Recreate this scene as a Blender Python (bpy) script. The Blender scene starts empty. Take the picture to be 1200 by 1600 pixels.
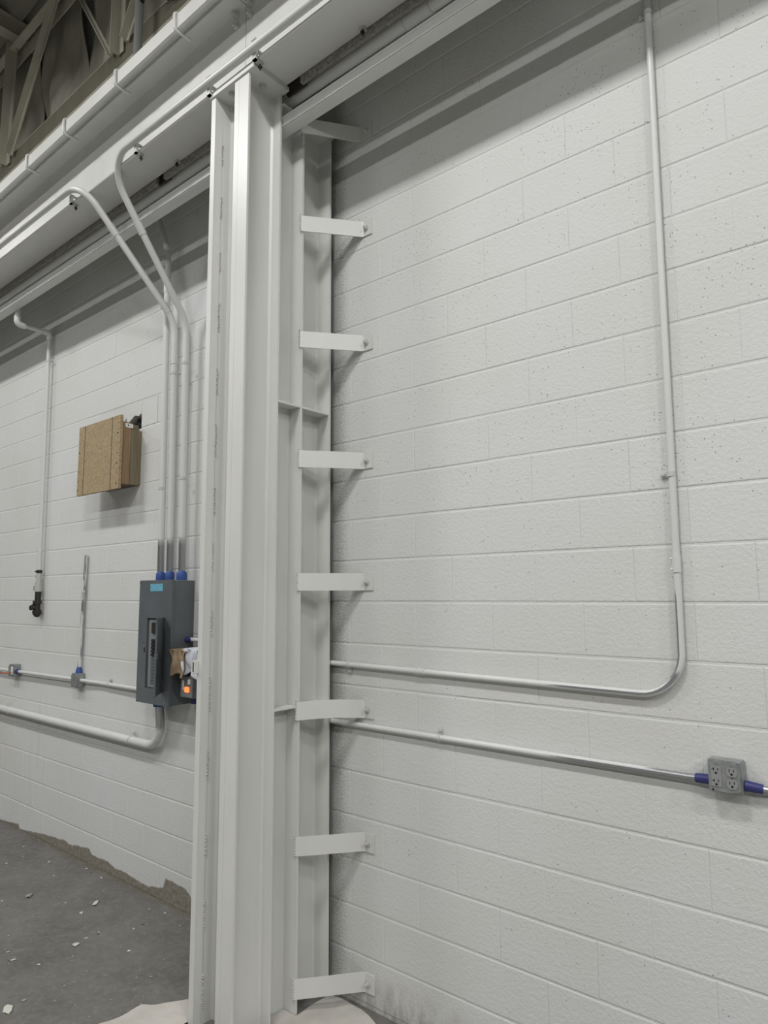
import bpy, bmesh, math, random
from mathutils import Vector, Matrix
random.seed(7)
S = bpy.context.scene
COL = S.collection
PI = math.pi

# ------------------------------------------------------------------ camera
F_PX, PITCH, ROLL, YAW = 1078.7048, 0.1195, -0.0057, -0.7035
CAM = Vector((2.3706, -2.5388, 1.8624))
fw = Vector((math.sin(YAW)*math.cos(PITCH), math.cos(YAW)*math.cos(PITCH), math.sin(PITCH)))
rt0 = Vector((math.cos(YAW), -math.sin(YAW), 0)); up0 = rt0.cross(fw)
rt = rt0*math.cos(ROLL) + up0*math.sin(ROLL); up = -rt0*math.sin(ROLL) + up0*math.cos(ROLL)
cd = bpy.data.cameras.new('camera'); co = bpy.data.objects.new('camera', cd); COL.objects.link(co)
m = Matrix.Identity(4)
for i in range(3):
    m[i][0] = rt[i]; m[i][1] = up[i]; m[i][2] = -fw[i]; m[i][3] = CAM[i]
co.matrix_world = m
cd.sensor_fit = 'VERTICAL'; cd.sensor_height = 36.0; cd.lens = 36.0*F_PX/1600.0
cd.clip_start = 0.05; cd.clip_end = 100
S.camera = co

# ------------------------------------------------------------------ light
w = bpy.data.worlds.new('hall_ambient'); S.world = w; w.use_nodes = True
w.node_tree.nodes['Background'].inputs[0].default_value = (0.9, 0.95, 1.0, 1)
w.node_tree.nodes['Background'].inputs[1].default_value = 0.01
S.view_settings.view_transform = 'Standard'; S.view_settings.look = 'None'
S.view_settings.gamma = 1.0; S.view_settings.use_curve_mapping = False
S.view_settings.exposure = 0.0
LX = ((-11.0, .7), (-7.0, 1.0), (-3.0, 1.15), (1.2, 1.45), (5.6, 1.3), (9.8, 2.8))
LROWS = ((-3.05, 90.0), (-6.9, 80.0))
for ly, pw in LROWS:
    for lx, lk in LX:
        ld = bpy.data.lights.new('high_bay_lamp', 'AREA'); ld.shape = 'RECTANGLE'
        ld.size = 1.1; ld.size_y = 0.32; ld.energy = pw*lk; ld.color = (1.0, 0.99, 0.972)
        lo = bpy.data.objects.new('high_bay_lamp', ld); COL.objects.link(lo)
        lo.location = (lx, ly, 6.45)

# ------------------------------------------------------------------ materials
def mat(name, col, rough=0.5, metal=0.0, spec=0.5):
    mm = bpy.data.materials.new(name); mm.use_nodes = True
    b = mm.node_tree.nodes['Principled BSDF']
    b.inputs['Base Color'].default_value = (*col, 1); b.inputs['Roughness'].default_value = rough
    b.inputs['Metallic'].default_value = metal; b.inputs['Specular IOR Level'].default_value = spec
    return mm
class NT:
    def __init__(s, mm):
        s.t = mm.node_tree; s.b = s.t.nodes['Principled BSDF']
    def n(s, typ, **kw):
        nd = s.t.nodes.new(typ)
        for k, v in kw.items(): setattr(nd, k, v)
        return nd
    def l(s, a, b): s.t.links.new(a, b)
    def val(s, sock, v):
        if hasattr(v, 'links') or isinstance(v, bpy.types.NodeSocket): s.l(v, sock)
        else: sock.default_value = v
    def math(s, op, a, b=0.0, clamp=False):
        nd = s.n('ShaderNodeMath', operation=op); nd.use_clamp = clamp
        s.val(nd.inputs[0], a); s.val(nd.inputs[1], b); return nd.outputs[0]
    def pos(s):
        g = s.n('ShaderNodeNewGeometry'); x = s.n('ShaderNodeSeparateXYZ'); s.l(g.outputs['Position'], x.inputs[0])
        return g.outputs['Position'], x.outputs[0], x.outputs[1], x.outputs[2]
    def obj(s):
        g = s.n('ShaderNodeTexCoord'); x = s.n('ShaderNodeSeparateXYZ'); s.l(g.outputs['Object'], x.inputs[0])
        return g.outputs['Object'], x.outputs[0], x.outputs[1], x.outputs[2]
    def noise(s, v, scale, det=3, rough=0.5, sc=None):
        if sc:
            mp = s.n('ShaderNodeMapping'); mp.inputs['Scale'].default_value = sc; s.l(v, mp.inputs[0]); v = mp.outputs[0]
        nd = s.n('ShaderNodeTexNoise'); s.l(v, nd.inputs['Vector']); nd.inputs['Scale'].default_value = scale
        nd.inputs['Detail'].default_value = det; nd.inputs['Roughness'].default_value = rough
        return nd.outputs['Fac']
    def vor(s, v, scale):
        nd = s.n('ShaderNodeTexVoronoi'); s.l(v, nd.inputs['Vector']); nd.inputs['Scale'].default_value = scale
        return nd.outputs['Distance'], nd.outputs['Color']
    def ramp(s, f, lo, hi):
        nd = s.n('ShaderNodeMapRange'); nd.clamp = True
        s.val(nd.inputs[0], f); nd.inputs[1].default_value = lo; nd.inputs[2].default_value = hi
        return nd.outputs[0]
    def mix(s, f, a, b):
        nd = s.n('ShaderNodeMix', data_type='RGBA'); s.val(nd.inputs[0], f)
        s.val(nd.inputs[6], a if not isinstance(a, tuple) else (*a, 1)); s.val(nd.inputs[7], b if not isinstance(b, tuple) else (*b, 1))
        return nd.outputs[2]
    def bump(s, h, strength, dist):
        nd = s.n('ShaderNodeBump'); nd.inputs['Strength'].default_value = strength; nd.inputs['Distance'].default_value = dist
        s.l(h, nd.inputs['Height']); s.l(nd.outputs[0], s.b.inputs['Normal'])
    def curve(s, x, pts, x0, x1, ys):
        """piecewise linear y(x) through a float curve, x in [x0,x1], y in [0,ys]"""
        f = s.ramp(x, x0, x1)
        nd = s.n('ShaderNodeFloatCurve'); c = nd.mapping.curves[0]
        P = [((px-x0)/(x1-x0), py/ys) for px, py in pts]
        c.points[0].location = P[0]; c.points[1].location = P[-1]
        for q in P[1:-1]: c.points.new(*q)
        for p in c.points: p.handle_type = 'VECTOR'
        nd.mapping.update(); s.l(f, nd.inputs['Value'])
        return s.math('MULTIPLY', nd.outputs[0], ys)

PAINT = (0.66, 0.67, 0.66)
def wall_material():
    mm = mat('painted_concrete_block', PAINT, 0.62, 0, 0.35); t = NT(mm)
    P, x, y, z = t.pos()
    fine = t.noise(P, 260, 3, 0.65); mid = t.noise(P, 70, 3, 0.6); big = t.noise(P, 1.1, 2)
    # pin holes in patches
    d, c = t.vor(P, 120); sx = t.n('ShaderNodeSeparateXYZ'); t.l(c, sx.inputs[0])
    patch = t.ramp(t.noise(P, 3.6, 4, 0.65), 0.45, 0.72)
    upz = t.ramp(z, 1.5, 3.0)
    patch = t.math('MULTIPLY', patch, t.math('ADD', t.math('MULTIPLY', upz, 0.8), 0.2))
    sel = t.math('LESS_THAN', sx.outputs[0], t.math('MULTIPLY', patch, 0.55))
    hole = t.math('MULTIPLY', t.math('LESS_THAN', d, t.math('MULTIPLY', sx.outputs[1], 0.25)), sel)
    # unpainted foot of the wall, ragged edge of the paint
    hz = t.curve(x, [(-4.4,0.0),(-4.05,0.012),(-3.68,0.049),(-3.66,0.015),(-3.26,0.063),(-2.86,0.095),(-2.82,0.08),(-2.52,0.122),
                     (-2.48,0.082),(-2.25,0.093),(-2.17,0.07),(-2.03,0.075),(-1.78,0.057),(-1.585,0.09),(-1.575,0.155),(-1.34,0.145),(-1.2,0.05),
                     (-0.6,0.04),(0.0,0.05),(0.6,0.06),(1.4,0.05),(2.4,0.05)], -4.4, 2.4, 0.3)
    zz = t.math('ADD', z, t.math('MULTIPLY', t.math('SUBTRACT', t.noise(P, 22, 4, 0.7, (1,1,0.25)), 0.5), 0.035))
    left = t.math('LESS_THAN', x, -0.6)
    foot = t.math('MULTIPLY', t.ramp(t.math('SUBTRACT', zz, t.math('SUBTRACT', hz, 0.015)), 0.006, -0.002), left)
    # dirt on the foot of the right bay
    dz = t.ramp(z, 0.17, 0.02)
    dx = t.math('MULTIPLY', t.ramp(x, -0.2, 0.25), t.ramp(x, 0.95, 0.5))
    dirt = t.math('MULTIPLY', t.math('MULTIPLY', dz, dx), t.ramp(t.noise(P, 14, 5, 0.7, (1,1,0.4)), 0.38, 0.62))
    # thin overspray by the steel column: bare block shows through as speckle
    sp = t.math('MULTIPLY', t.ramp(x, 0.02, -0.14), t.ramp(x, -0.75, -0.45))
    spk = t.ramp(t.math('ADD', t.noise(P, 190, 4, 0.7), t.math('MULTIPLY', sp, 0.34)), 0.62, 0.74)
    spk = t.math('MULTIPLY', spk, t.math('GREATER_THAN', sp, 0.001))
    # drips below the left conduit
    dr = t.math('MULTIPLY', t.ramp(t.noise(P, 5, 3, 0.6, (1.6,1,0.10)), 0.56, 0.72), t.math('MULTIPLY', t.ramp(x, -2.9, -3.2), t.ramp(z, 1.25, 0.9)))
    base = t.mix(t.ramp(big, 0.3, 0.7), (0.645, 0.65, 0.63), (0.675, 0.69, 0.69))
    base = t.mix(t.math('MULTIPLY', dr, 0.25), base, (0.40, 0.41, 0.41))
    base = t.mix(t.math('MULTIPLY', spk, 0.7), base, (0.17, 0.17, 0.16))
    concc = t.mix(t.ramp(t.noise(P, 40, 4, 0.7), 0.3, 0.7), (0.16, 0.145, 0.115), (0.33, 0.31, 0.265))
    base = t.mix(t.math('MULTIPLY', dirt, 0.75), base, (0.22, 0.19, 0.15))
    base = t.mix(foot, base, concc)
    base = t.mix(t.math('MULTIPLY', hole, 0.85), base, (0.08, 0.08, 0.075))
    t.l(base, t.b.inputs['Base Color'])
    h = t.math('ADD', t.math('MULTIPLY', fine, 0.5), t.math('MULTIPLY', mid, 0.9))
    h = t.math('SUBTRACT', h, t.math('MULTIPLY', hole, 0.8))
    t.bump(h, 0.7, 0.0038)
    return mm
M = {}
M['wall'] = wall_material()
def steel_paint(name, col, mot=0.04, bumpy=0.12, rough=0.38):
    mm = mat(name, col, rough, 0, 0.5); t = NT(mm); P, x, y, z = t.pos()
    n = t.noise(P, 6, 4, 0.6, (1,1,0.3)); c2 = tuple(max(0, c-mot) for c in col)
    base = t.mix(t.ramp(n, 0.35, 0.7), col, c2)
    sc = t.ramp(t.noise(P, 60, 3, 0.7), 0.76, 0.80)
    base = t.mix(t.math('MULTIPLY', sc, 0.5), base, (0.30, 0.28, 0.25))
    t.l(base, t.b.inputs['Base Color'])
    t.bump(t.math('ADD', t.noise(P, 35, 3), t.math('MULTIPLY', t.noise(P, 220, 2), 0.3)), bumpy, 0.002)
    return mm
M['steel'] = steel_paint('white_painted_steel', (0.66, 0.665, 0.645))
M['pipe'] = steel_paint('white_painted_conduit', (0.64, 0.65, 0.64), 0.03, 0.05, 0.32)
M['truss'] = steel_paint('grey_primed_joist_steel', (0.46, 0.445, 0.375), 0.10)
M['chord'] = steel_paint('shade_darkened_chord', (0.17, 0.16, 0.125), 0.04)  # chord face darkened in colour, for lamp light that misses it
M['bare'] = mat('bare_galvanised', (0.42, 0.43, 0.44), 0.36, 0.85)
M['bolt'] = steel_paint('painted_bolt', (0.58, 0.585, 0.57), 0.1)
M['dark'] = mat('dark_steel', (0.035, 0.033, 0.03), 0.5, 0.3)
M['black'] = mat('black_void', (0.008, 0.008, 0.008), 0.9)
M['blue'] = mat('blue_masking_tape', (0.035, 0.085, 0.30), 0.55)
M['navy'] = mat('navy_masking_tape', (0.03, 0.035, 0.16), 0.45)
M['cord'] = mat('orange_cord', (0.45, 0.12, 0.04), 0.5)
M['plastic'] = mat('grey_plastic', (0.27, 0.275, 0.275), 0.4)
M['white'] = mat('white_label', (0.75, 0.75, 0.73), 0.5)
M['weld'] = steel_paint('painted_weld', (0.60, 0.60, 0.58), 0.2, 0.8)
mm = mat('indicator', (0.9, 0.3, 0.1), 0.4); b = mm.node_tree.nodes['Principled BSDF']
b.inputs['Emission Color'].default_value = (1.0, 0.22, 0.06, 1); b.inputs['Emission Strength'].default_value = 1.1; M['glow'] = mm

def partly(name, fn):
    """white overspray fading to bare galvanised tube"""
    mm = mat(name, (0.64, 0.65, 0.64), 0.34); t = NT(mm); P, x, y, z = t.pos()
    f = fn(t, P, x, y, z)
    f = t.math('ADD', f, t.math('MULTIPLY', t.math('SUBTRACT', t.noise(P, 60, 3, 0.7), 0.5), 0.35))
    f = t.ramp(f, 0.35, 0.65)
    t.l(t.mix(f, (0.64, 0.65, 0.64), (0.40, 0.41, 0.42)), t.b.inputs['Base Color'])
    t.l(t.math('MULTIPLY', f, 0.8), t.b.inputs['Metallic'])
    return mm
M['riser'] = partly('riser_conduit', lambda t,P,x,y,z: t.math('MULTIPLY', t.ramp(z, 2.30, 2.12), t.ramp(z, 1.4, 1.9)))
def elbow_mask(t, P, x, y, z):
    g = t.n('ShaderNodeNewGeometry'); sx = t.n('ShaderNodeSeparateXYZ'); t.l(g.outputs['Normal'], sx.inputs[0])
    vert = t.math('MULTIPLY', t.ramp(sx.outputs[0], -0.05, -0.45), t.math('MULTIPLY', t.ramp(z, 1.93, 1.80), t.ramp(z, 1.525, 1.60)))
    hz = t.math('MULTIPLY', t.math('MULTIPLY', t.ramp(sx.outputs[2], 0.55, 0.30), t.ramp(sx.outputs[2], -0.55, -0.25)), t.math('MULTIPLY', t.ramp(x, 0.95, 1.25), t.ramp(z, 1.62, 1.56)))
    return t.math('MAXIMUM', vert, hz)
M['elbow'] = partly('elbow_conduit', elbow_mask)
def run_mask(t, P, x, y, z):
    g = t.n('ShaderNodeNewGeometry'); sx = t.n('ShaderNodeSeparateXYZ'); t.l(g.outputs['Normal'], sx.inputs[0])
    return t.math('MULTIPLY', t.ramp(x, 0.9, 1.3), t.math('MAXIMUM', t.ramp(sx.outputs[2], 0.75, 0.45), t.ramp(x, 1.35, 1.55)))
M['run'] = partly('outlet_conduit', run_mask)
M['stub'] = partly('open_conduit', lambda t,P,x,y,z: t.ramp(t.noise(P, 6, 3, 0.6, (8,8,0.8)), 0.40, 0.62))
M['low'] = partly('low_conduit', lambda t,P,x,y,z: t.math('MULTIPLY', t.ramp(z, 0.98, 1.10), t.ramp(x, -1.8, -1.7)))

mm = mat('panel_grey', (0.105, 0.12, 0.13), 0.42); M['panel'] = mm; M['deadfront'] = mat('dead_front_grey', (0.20, 0.215, 0.22), 0.45); t = NT(mm); P, *_ = t.pos()
t.l(t.mix(t.ramp(t.noise(P, 8, 4), 0.3, 0.75), (0.10, 0.115, 0.125), (0.125, 0.14, 0.15)), t.b.inputs['Base Color'])
mm = mat('box_grey', (0.30, 0.32, 0.33), 0.42, 0.55); M['box'] = mm; t = NT(mm); P, *_ = t.pos()
t.l(t.mix(t.ramp(t.noise(P, 45, 4), 0.3, 0.75), (0.27, 0.29, 0.29), (0.40, 0.42, 0.42)), t.b.inputs['Base Color'])
# OSB
mm = mat('osb', (0.4, 0.3, 0.18), 0.75); M['osb'] = mm; t = NT(mm); P, x, y, z = t.obj()
mp = t.n('ShaderNodeMapping'); mp.inputs['Rotation'].default_value = (0, 0.6, 0); mp.inputs['Scale'].default_value = (1, 1, 2.6); t.l(P, mp.inputs[0])
d1, c1 = t.vor(mp.outputs[0], 55); s1 = t.n('ShaderNodeSeparateXYZ'); t.l(c1, s1.inputs[0])
mp = t.n('ShaderNodeMapping'); mp.inputs['Rotation'].default_value = (0, -0.9, 0); mp.inputs['Scale'].default_value = (1, 1, 2.6); t.l(P, mp.inputs[0])
d2, c2 = t.vor(mp.outputs[0], 80); s2 = t.n('ShaderNodeSeparateXYZ'); t.l(c2, s2.inputs[0])
a = t.math('MULTIPLY', t.math('ADD', s1.outputs[0], s2.outputs[1]), 0.5)
b2 = t.mix(a, (0.27, 0.20, 0.11), (0.44, 0.345, 0.21))
b2 = t.mix(t.math('GREATER_THAN', s2.outputs[0], 0.95), b2, (0.22, 0.155, 0.09))
t.l(b2, t.b.inputs['Base Color'])
def wood(name, a, b, axis=(8, 8, 0.6)):
    mm = mat(name, a, 0.7); t = NT(mm); P, *_ = t.obj()
    t.l(t.mix(t.ramp(t.noise(P, 6, 4, 0.6, axis), 0.3, 0.7), a, b), t.b.inputs['Base Color']); return mm
M['ply1'] = wood('pine_board', (0.30, 0.21, 0.12), (0.22, 0.13, 0.07)); M['ply2'] = wood('weathered_board', (0.20, 0.175, 0.11), (0.15, 0.12, 0.075))
M['ply3'] = wood('dark_board', (0.12, 0.09, 0.06), (0.06, 0.045, 0.03))
# floor
mm = mat('concrete_floor', (0.18, 0.175, 0.165), 0.75, 0, 0.3); M['floor'] = mm; t = NT(mm); P, x, y, z = t.pos()
base = t.mix(t.ramp(t.noise(P, 1.6, 5, 0.65), 0.3, 0.7), (0.105, 0.10, 0.092), (0.185, 0.18, 0.168))
base = t.mix(t.math('MULTIPLY', t.ramp(t.noise(P, 30, 5, 0.75), 0.45, 0.8), 0.55), base, (0.26, 0.255, 0.24))
d, c = t.vor(P, 45); sx = t.n('ShaderNodeSeparateXYZ'); t.l(c, sx.inputs[0])
spk = t.math('MULTIPLY', t.math('LESS_THAN', d, t.math('MULTIPLY', sx.outputs[1], 0.16)), t.math('GREATER_THAN', sx.outputs[0], 0.72))
base = t.mix(spk, base, (0.42, 0.42, 0.40))
d, c = t.vor(P, 23); sx = t.n('ShaderNodeSeparateXYZ'); t.l(c, sx.inputs[0])
spk = t.math('MULTIPLY', t.math('LESS_THAN', d, t.math('MULTIPLY', sx.outputs[1], 0.18)), t.math('GREATER_THAN', sx.outputs[0], 0.86))
base = t.mix(spk, base, (0.05, 0.045, 0.04))
base = t.mix(t.math('MULTIPLY', t.ramp(y, -1.25, -1.6), 0.85), base, (0.36, 0.355, 0.34))      # lighter floor colour, unseen, added to bounce light onto the beam underside
t.l(base, t.b.inputs['Base Color']); t.bump(t.noise(P, 90, 4, 0.7), 0.35, 0.002)
# wrapping, paper
mm = mat('masking_paper', (0.46, 0.43, 0.39), 0.8); M['paper'] = mm; t = NT(mm); P, *_ = t.pos()
t.l(t.mix(t.ramp(t.noise(P, 7, 4), 0.3, 0.7), (0.47, 0.44, 0.40), (0.56, 0.55, 0.52)), t.b.inputs['Base Color']); t.bump(t.noise(P, 28, 3), 0.4, 0.006)
mm = mat('brown_paper', (0.34, 0.25, 0.16), 0.7); M['brown'] = mm; t = NT(mm); P, *_ = t.pos()
t.l(t.mix(t.ramp(t.noise(P, 30, 4), 0.3, 0.7), (0.36, 0.27, 0.18), (0.26, 0.18, 0.11)), t.b.inputs['Base Color'])
M['cloth'] = mat('white_rag', (0.62, 0.65, 0.70), 0.8)
mm = mat('insulation', (0.20, 0.20, 0.165), 0.6); M['insul'] = mm; t = NT(mm); P, *_ = t.pos()
t.l(t.mix(t.ramp(t.noise(P, 3, 5, 0.6, (1,1,0.5)), 0.3, 0.7), (0.56, 0.55, 0.47), (0.30, 0.29, 0.235)), t.b.inputs['Base Color'])
M['drab'] = mat('weathered_pipe', (0.20, 0.205, 0.20), 0.45)
M['deck'] = mat('roof_deck', (0.27, 0.26, 0.215), 0.6)
mm = mat('rough_board', (0.3, 0.29, 0.26), 0.9); M['rough'] = mm; t = NT(mm); P, *_ = t.pos()
t.l(t.mix(t.ramp(t.noise(P, 60, 5, 0.75), 0.35, 0.7), (0.40, 0.39, 0.36), (0.12, 0.115, 0.10)), t.b.inputs['Base Color']); t.bump(t.noise(P, 120, 4, .7), 0.6, 0.004)
M['far'] = mat('far_wall_paint', (0.08, 0.08, 0.078), 0.8)
mm = mat('sticker', (0.16, 0.42, 0.58), 0.5); M['sticker'] = mm; t = NT(mm); P, x, y, z = t.obj()
wv = t.n('ShaderNodeMath', operation='PINGPONG'); t.l(z, wv.inputs[0]); wv.inputs[1].default_value = 0.0035
ln = t.math('MULTIPLY', t.math('LESS_THAN', wv.outputs[0], 0.0012), t.math('GREATER_THAN', t.noise(P, 160, 1, 0.5, (1, 1, 0.2)), 0.42))
t.l(t.mix(t.math('MULTIPLY', ln, 0.8), (0.18, 0.50, 0.66), (0.03, 0.08, 0.13)), t.b.inputs['Base Color'])

# ------------------------------------------------------------------ helpers
def tag(o, label=None, cat=None, group=None, kind=None):
    if label: o['label'] = label
    if cat: o['category'] = cat
    if group: o['group'] = group
    if kind: o['kind'] = kind
    return o
def empty(name, loc, label, cat, group=None, rz=0):
    o = bpy.data.objects.new(name, None); COL.objects.link(o); o.location = loc; o.rotation_euler = (0, 0, rz)
    o.empty_display_size = 0.05
    return tag(o, label, cat, group)
class MB:
    """mesh builder in world space; build() keeps world placement under the parent"""
    def __init__(s): s.v = []; s.f = []; s.mi = []
    def add(s, vs, fs, mi=0):
        n = len(s.v); s.v += [tuple(v) for v in vs]; s.f += [tuple(n+i for i in f) for f in fs]; s.mi += [mi]*len(fs); return s
    def box(s, x0, x1, y0, y1, z0, z1, mi=0, bev=0.0, M4=None):
        bm = bmesh.new(); bmesh.ops.create_cube(bm, size=1)
        for v in bm.verts:
            v.co = Vector(((x0+x1)/2+v.co.x*(x1-x0), (y0+y1)/2+v.co.y*(y1-y0), (z0+z1)/2+v.co.z*(z1-z0)))
        if bev: bmesh.ops.bevel(bm, geom=bm.edges[:], offset=bev, segments=2, affect='EDGES')
        if M4: bm.transform(M4)
        bm.verts.index_update()
        s.add([v.co for v in bm.verts], [[v.index for v in f.verts] for f in bm.faces], mi); bm.free(); return s
    def prism(s, poly, z0, z1, axis='z', mi=0):
        """poly: list of 2D (ccw). axis z: (x,y) extruded in z; axis x: (y,z) extruded in x"""
        n = len(poly)
        if axis == 'z': vs = [(a, b, z0) for a, b in poly] + [(a, b, z1) for a, b in poly]
        elif axis == 'x': vs = [(z0, a, b) for a, b in poly] + [(z1, a, b) for a, b in poly]
        else: vs = [(a, z0, b) for a, b in poly] + [(a, z1, b) for a, b in poly]
        fs = [tuple(range(n-1, -1, -1)), tuple(range(n, 2*n))] + [(i, (i+1) % n, n+(i+1) % n, n+i) for i in range(n)]
        return s.add(vs, fs, mi)
    def tube(s, pts, r, n=12, mi=0, cap=True, radii=None):
        pts = [Vector(p) for p in pts]; T = []
        for i in range(len(pts)):
            a = pts[max(i-1, 0)]; b = pts[min(i+1, len(pts)-1)]; T.append((b-a).normalized())
        ref = Vector((0, 0, 1)) if abs(T[0].z) < 0.9 else Vector((1, 0, 0))
        nrm = (ref - T[0]*ref.dot(T[0])).normalized(); rings = []
        for i, p in enumerate(pts):
            if i:
                nrm = (nrm - T[i]*nrm.dot(T[i])).normalized()
            bi = T[i].cross(nrm); rr = radii[i] if radii else r
            rings.append([p + nrm*math.cos(2*PI*k/n)*rr + bi*math.sin(2*PI*k/n)*rr for k in range(n)])
        vs = [v for q in rings for v in q]; fs = []
        for i in range(len(pts)-1):
            for k in range(n): fs.append((i*n+k, i*n+(k+1) % n, (i+1)*n+(k+1) % n, (i+1)*n+k))
        if cap: fs.append(tuple(range(n-1, -1, -1))); fs.append(tuple(range((len(pts)-1)*n, len(pts)*n)))
        return s.add(vs, fs, mi)
    def cyl(s, a, b, r, n=12, mi=0): return s.tube([a, b], r, n, mi)
    def build(s, name, mats, parent=None, smooth=False, origin=None):
        me = bpy.data.meshes.new(name)
        pw = Vector(parent_world(parent)) if parent else None
        if origin is None:
            if parent: origin = pw
            else:
                xs = [v[0] for v in s.v]; ys = [v[1] for v in s.v]; zs = [v[2] for v in s.v]
                origin = Vector(((min(xs)+max(xs))/2, (min(ys)+max(ys))/2, min(zs)))
        origin = Vector(origin)
        me.from_pydata([tuple(Vector(v)-origin) for v in s.v], [], s.f)
        if not isinstance(mats, (list, tuple)): mats = [mats]
        for mt in mats: me.materials.append(mt)
        for p, i in zip(me.polygons, s.mi): p.material_index = i
        bm = bmesh.new(); bm.from_mesh(me); bmesh.ops.recalc_face_normals(bm, faces=bm.faces[:]); bm.to_mesh(me); bm.free()
        if smooth:
            for p in me.polygons: p.use_smooth = True
            try: me.set_sharp_from_angle(angle=math.radians(40))
            except Exception: pass
        me.update()
        o = bpy.data.objects.new(name, me); COL.objects.link(o)
        if parent: o.parent = parent; o.location = origin - pw
        else: o.location = origin
        return o
def parent_world(p):
    v = Vector((0, 0, 0))
    while p is not None: v += Vector(p.location); p = p.parent
    return v
def fillet(pts, rad, seg=10):
    pts = [Vector(p) for p in pts]; out = [pts[0]]
    for i in range(1, len(pts)-1):
        r = rad[i-1] if isinstance(rad, (list, tuple)) else rad
        a = (pts[i-1]-pts[i]).normalized(); b = (pts[i+1]-pts[i]).normalized()
        ang = a.angle(b); t = r/math.tan(ang/2); t = min(t, 0.48*(pts[i-1]-pts[i]).length if i > 1 else 0.95*(pts[i-1]-pts[i]).length, (0.48 if i < len(pts)-2 else 0.95)*(pts[i+1]-pts[i]).length)
        r = t*math.tan(ang/2); p0 = pts[i]+a*t; p1 = pts[i]+b*t
        c = pts[i]+(a+b).normalized()*(r/math.sin(ang/2)); u = p0-c; tot = PI-ang
        ax = u.cross(p1-c).normalized()
        for k in range(seg+1): out.append(c + Matrix.Rotation(tot*k/seg, 3, ax) @ u)
    out.append(pts[-1]); return out
def hexbolt(mb, p, d, r=0.011, h=0.009, mi=0, stud=0.010):
    """hex head with washer and stud, p on surface, d outward unit"""
    p = Vector(p); d = Vector(d).normalized()
    mb.cyl(p, p+d*0.003, r*1.5, 14, mi); mb.cyl(p+d*0.003, p+d*(0.003+h), r, 6, mi)
    if stud: mb.cyl(p+d*(0.003+h), p+d*(0.003+h+stud), r*0.5, 8, mi)
    return mb
def strap_one_hole(parent, p, run, out, r, side):
    """one-hole conduit strap: band over the tube + ear with screw. run: tube direction, out: away from wall, side: ear direction"""
    p = Vector(p); run = Vector(run); out = Vector(out); side = Vector(side); q = MB(); N = 10
    inner = [p + (side*math.cos(a)+out*math.sin(a))*(r+0.0005) for a in [PI*k/N for k in range(N+1)]]
    outer = [p + (side*math.cos(a)+out*math.sin(a))*(r+0.003) for a in [PI*k/N for k in range(N+1)]]
    vs = []; w2 = run*0.009
    for a, b in zip(inner, outer): vs += [a-w2, a+w2, b+w2, b-w2]
    fs = []
    for k in range(N):
        for j in range(4): fs.append((k*4+j, k*4+(j+1) % 4, (k+1)*4+(j+1) % 4, (k+1)*4+j))
    fs += [(0, 1, 2, 3), (N*4+3, N*4+2, N*4+1, N*4)]
    q.add(vs, fs)
    base = p - out*(r-0.001)
    c = [base+side*(r), base+side*(r+0.028)]
    e = [c[0]-w2, c[1]-w2, c[1]+w2, c[0]+w2]; q.add(e+[v+out*0.003 for v in e], [(0,1,2,3),(7,6,5,4),(0,1,5,4),(1,2,6,5),(2,3,7,6),(3,0,4,7)])
    hexbolt(q, base+side*(r+0.018)+out*0.003, out, 0.006, 0.005, 0, 0.004)
    return q.build('strap', M['bolt'], parent)
def coupling(parent, p, d, r, out, L=0.055):
    p = Vector(p); d = Vector(d).normalized(); q = MB(); q.cyl(p-d*L/2, p+d*L/2, r+0.003, 16)
    out = Vector(out).normalized(); out = (out-d*out.dot(d)).normalized()
    for s in (-0.3, 0.3): q.cyl(p+d*L*s+out*r, p+d*L*s+out*(r+0.009), 0.004, 8)
    return q.build('coupling', M['pipe'], parent, smooth=True)

FZ = -0.015
# ------------------------------------------------------------------ shell
mb = MB(); mb.box(-18, 17, -16, 0.3, FZ-0.15, FZ); fl = mb.build('floor', M['floor']); tag(fl, kind='structure')
U = 0.2032; JH = 0.0042; JV = 0.0003; WX0, WX1 = -6.6, 2.75; KTOP = 30
mb = MB()   # mortar bed behind the blocks, with the hole by the boarded opening left out
HX0, HX1, HZ0, HZ1 = -2.27, -2.035, 3.02, 3.15
def slab(x0, x1, z0, z1, y0=0.0020, y1=0.2): mb.box(x0, x1, y0, y1, z0, z1)
slab(-18, HX0, FZ-0.1, 7.4); slab(HX1, 17, FZ-0.1, 7.4); slab(HX0, HX1, FZ-0.1, HZ0); slab(HX0, HX1, HZ1, 7.4)
mb.box(HX0, HX1, 0.19, 0.2, HZ0, HZ1, 1)
wall = mb.build('wall_back', [M['wall'], M['black']], origin=(0, 0, 0)); tag(wall, kind='structure')
mb = MB(); mb.box(-18.1, -18, -16, 0.2, FZ, 7.4); tag(mb.build('wall_left', M['far']), kind='structure')
mb = MB(); mb.box(17, 17.1, -16, 0.2, FZ, 7.4); tag(mb.build('wall_right', M['far']), kind='structure')
mb = MB(); mb.box(-18, 17, -16.1, -16, FZ, 7.4); tag(mb.build('wall_front', M['far']), kind='structure')
# roof deck with ribs running along the wall
poly = []; yy = -16.0; k = 0
prof = []
while yy < 0.2:
    prof += [(yy, 7.16), (yy+0.10, 7.16), (yy+0.125, 7.21), (yy+0.20, 7.21)]; yy += 0.23
mb = MB(); n = len(prof)
mb.add([(-18, a, b) for a, b in prof]+[(17, a, b) for a, b in prof]+[(-18, a, 7.3) for a, b in prof]+[(17, a, 7.3) for a, b in prof],
       [(i, i+1, n+i+1, n+i) for i in range(n-1)]+[(2*n+i, 3*n+i, 3*n+i+1, 2*n+i+1) for i in range(n-1)])
tag(mb.build('ceiling', M['deck']), kind='structure')

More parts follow.
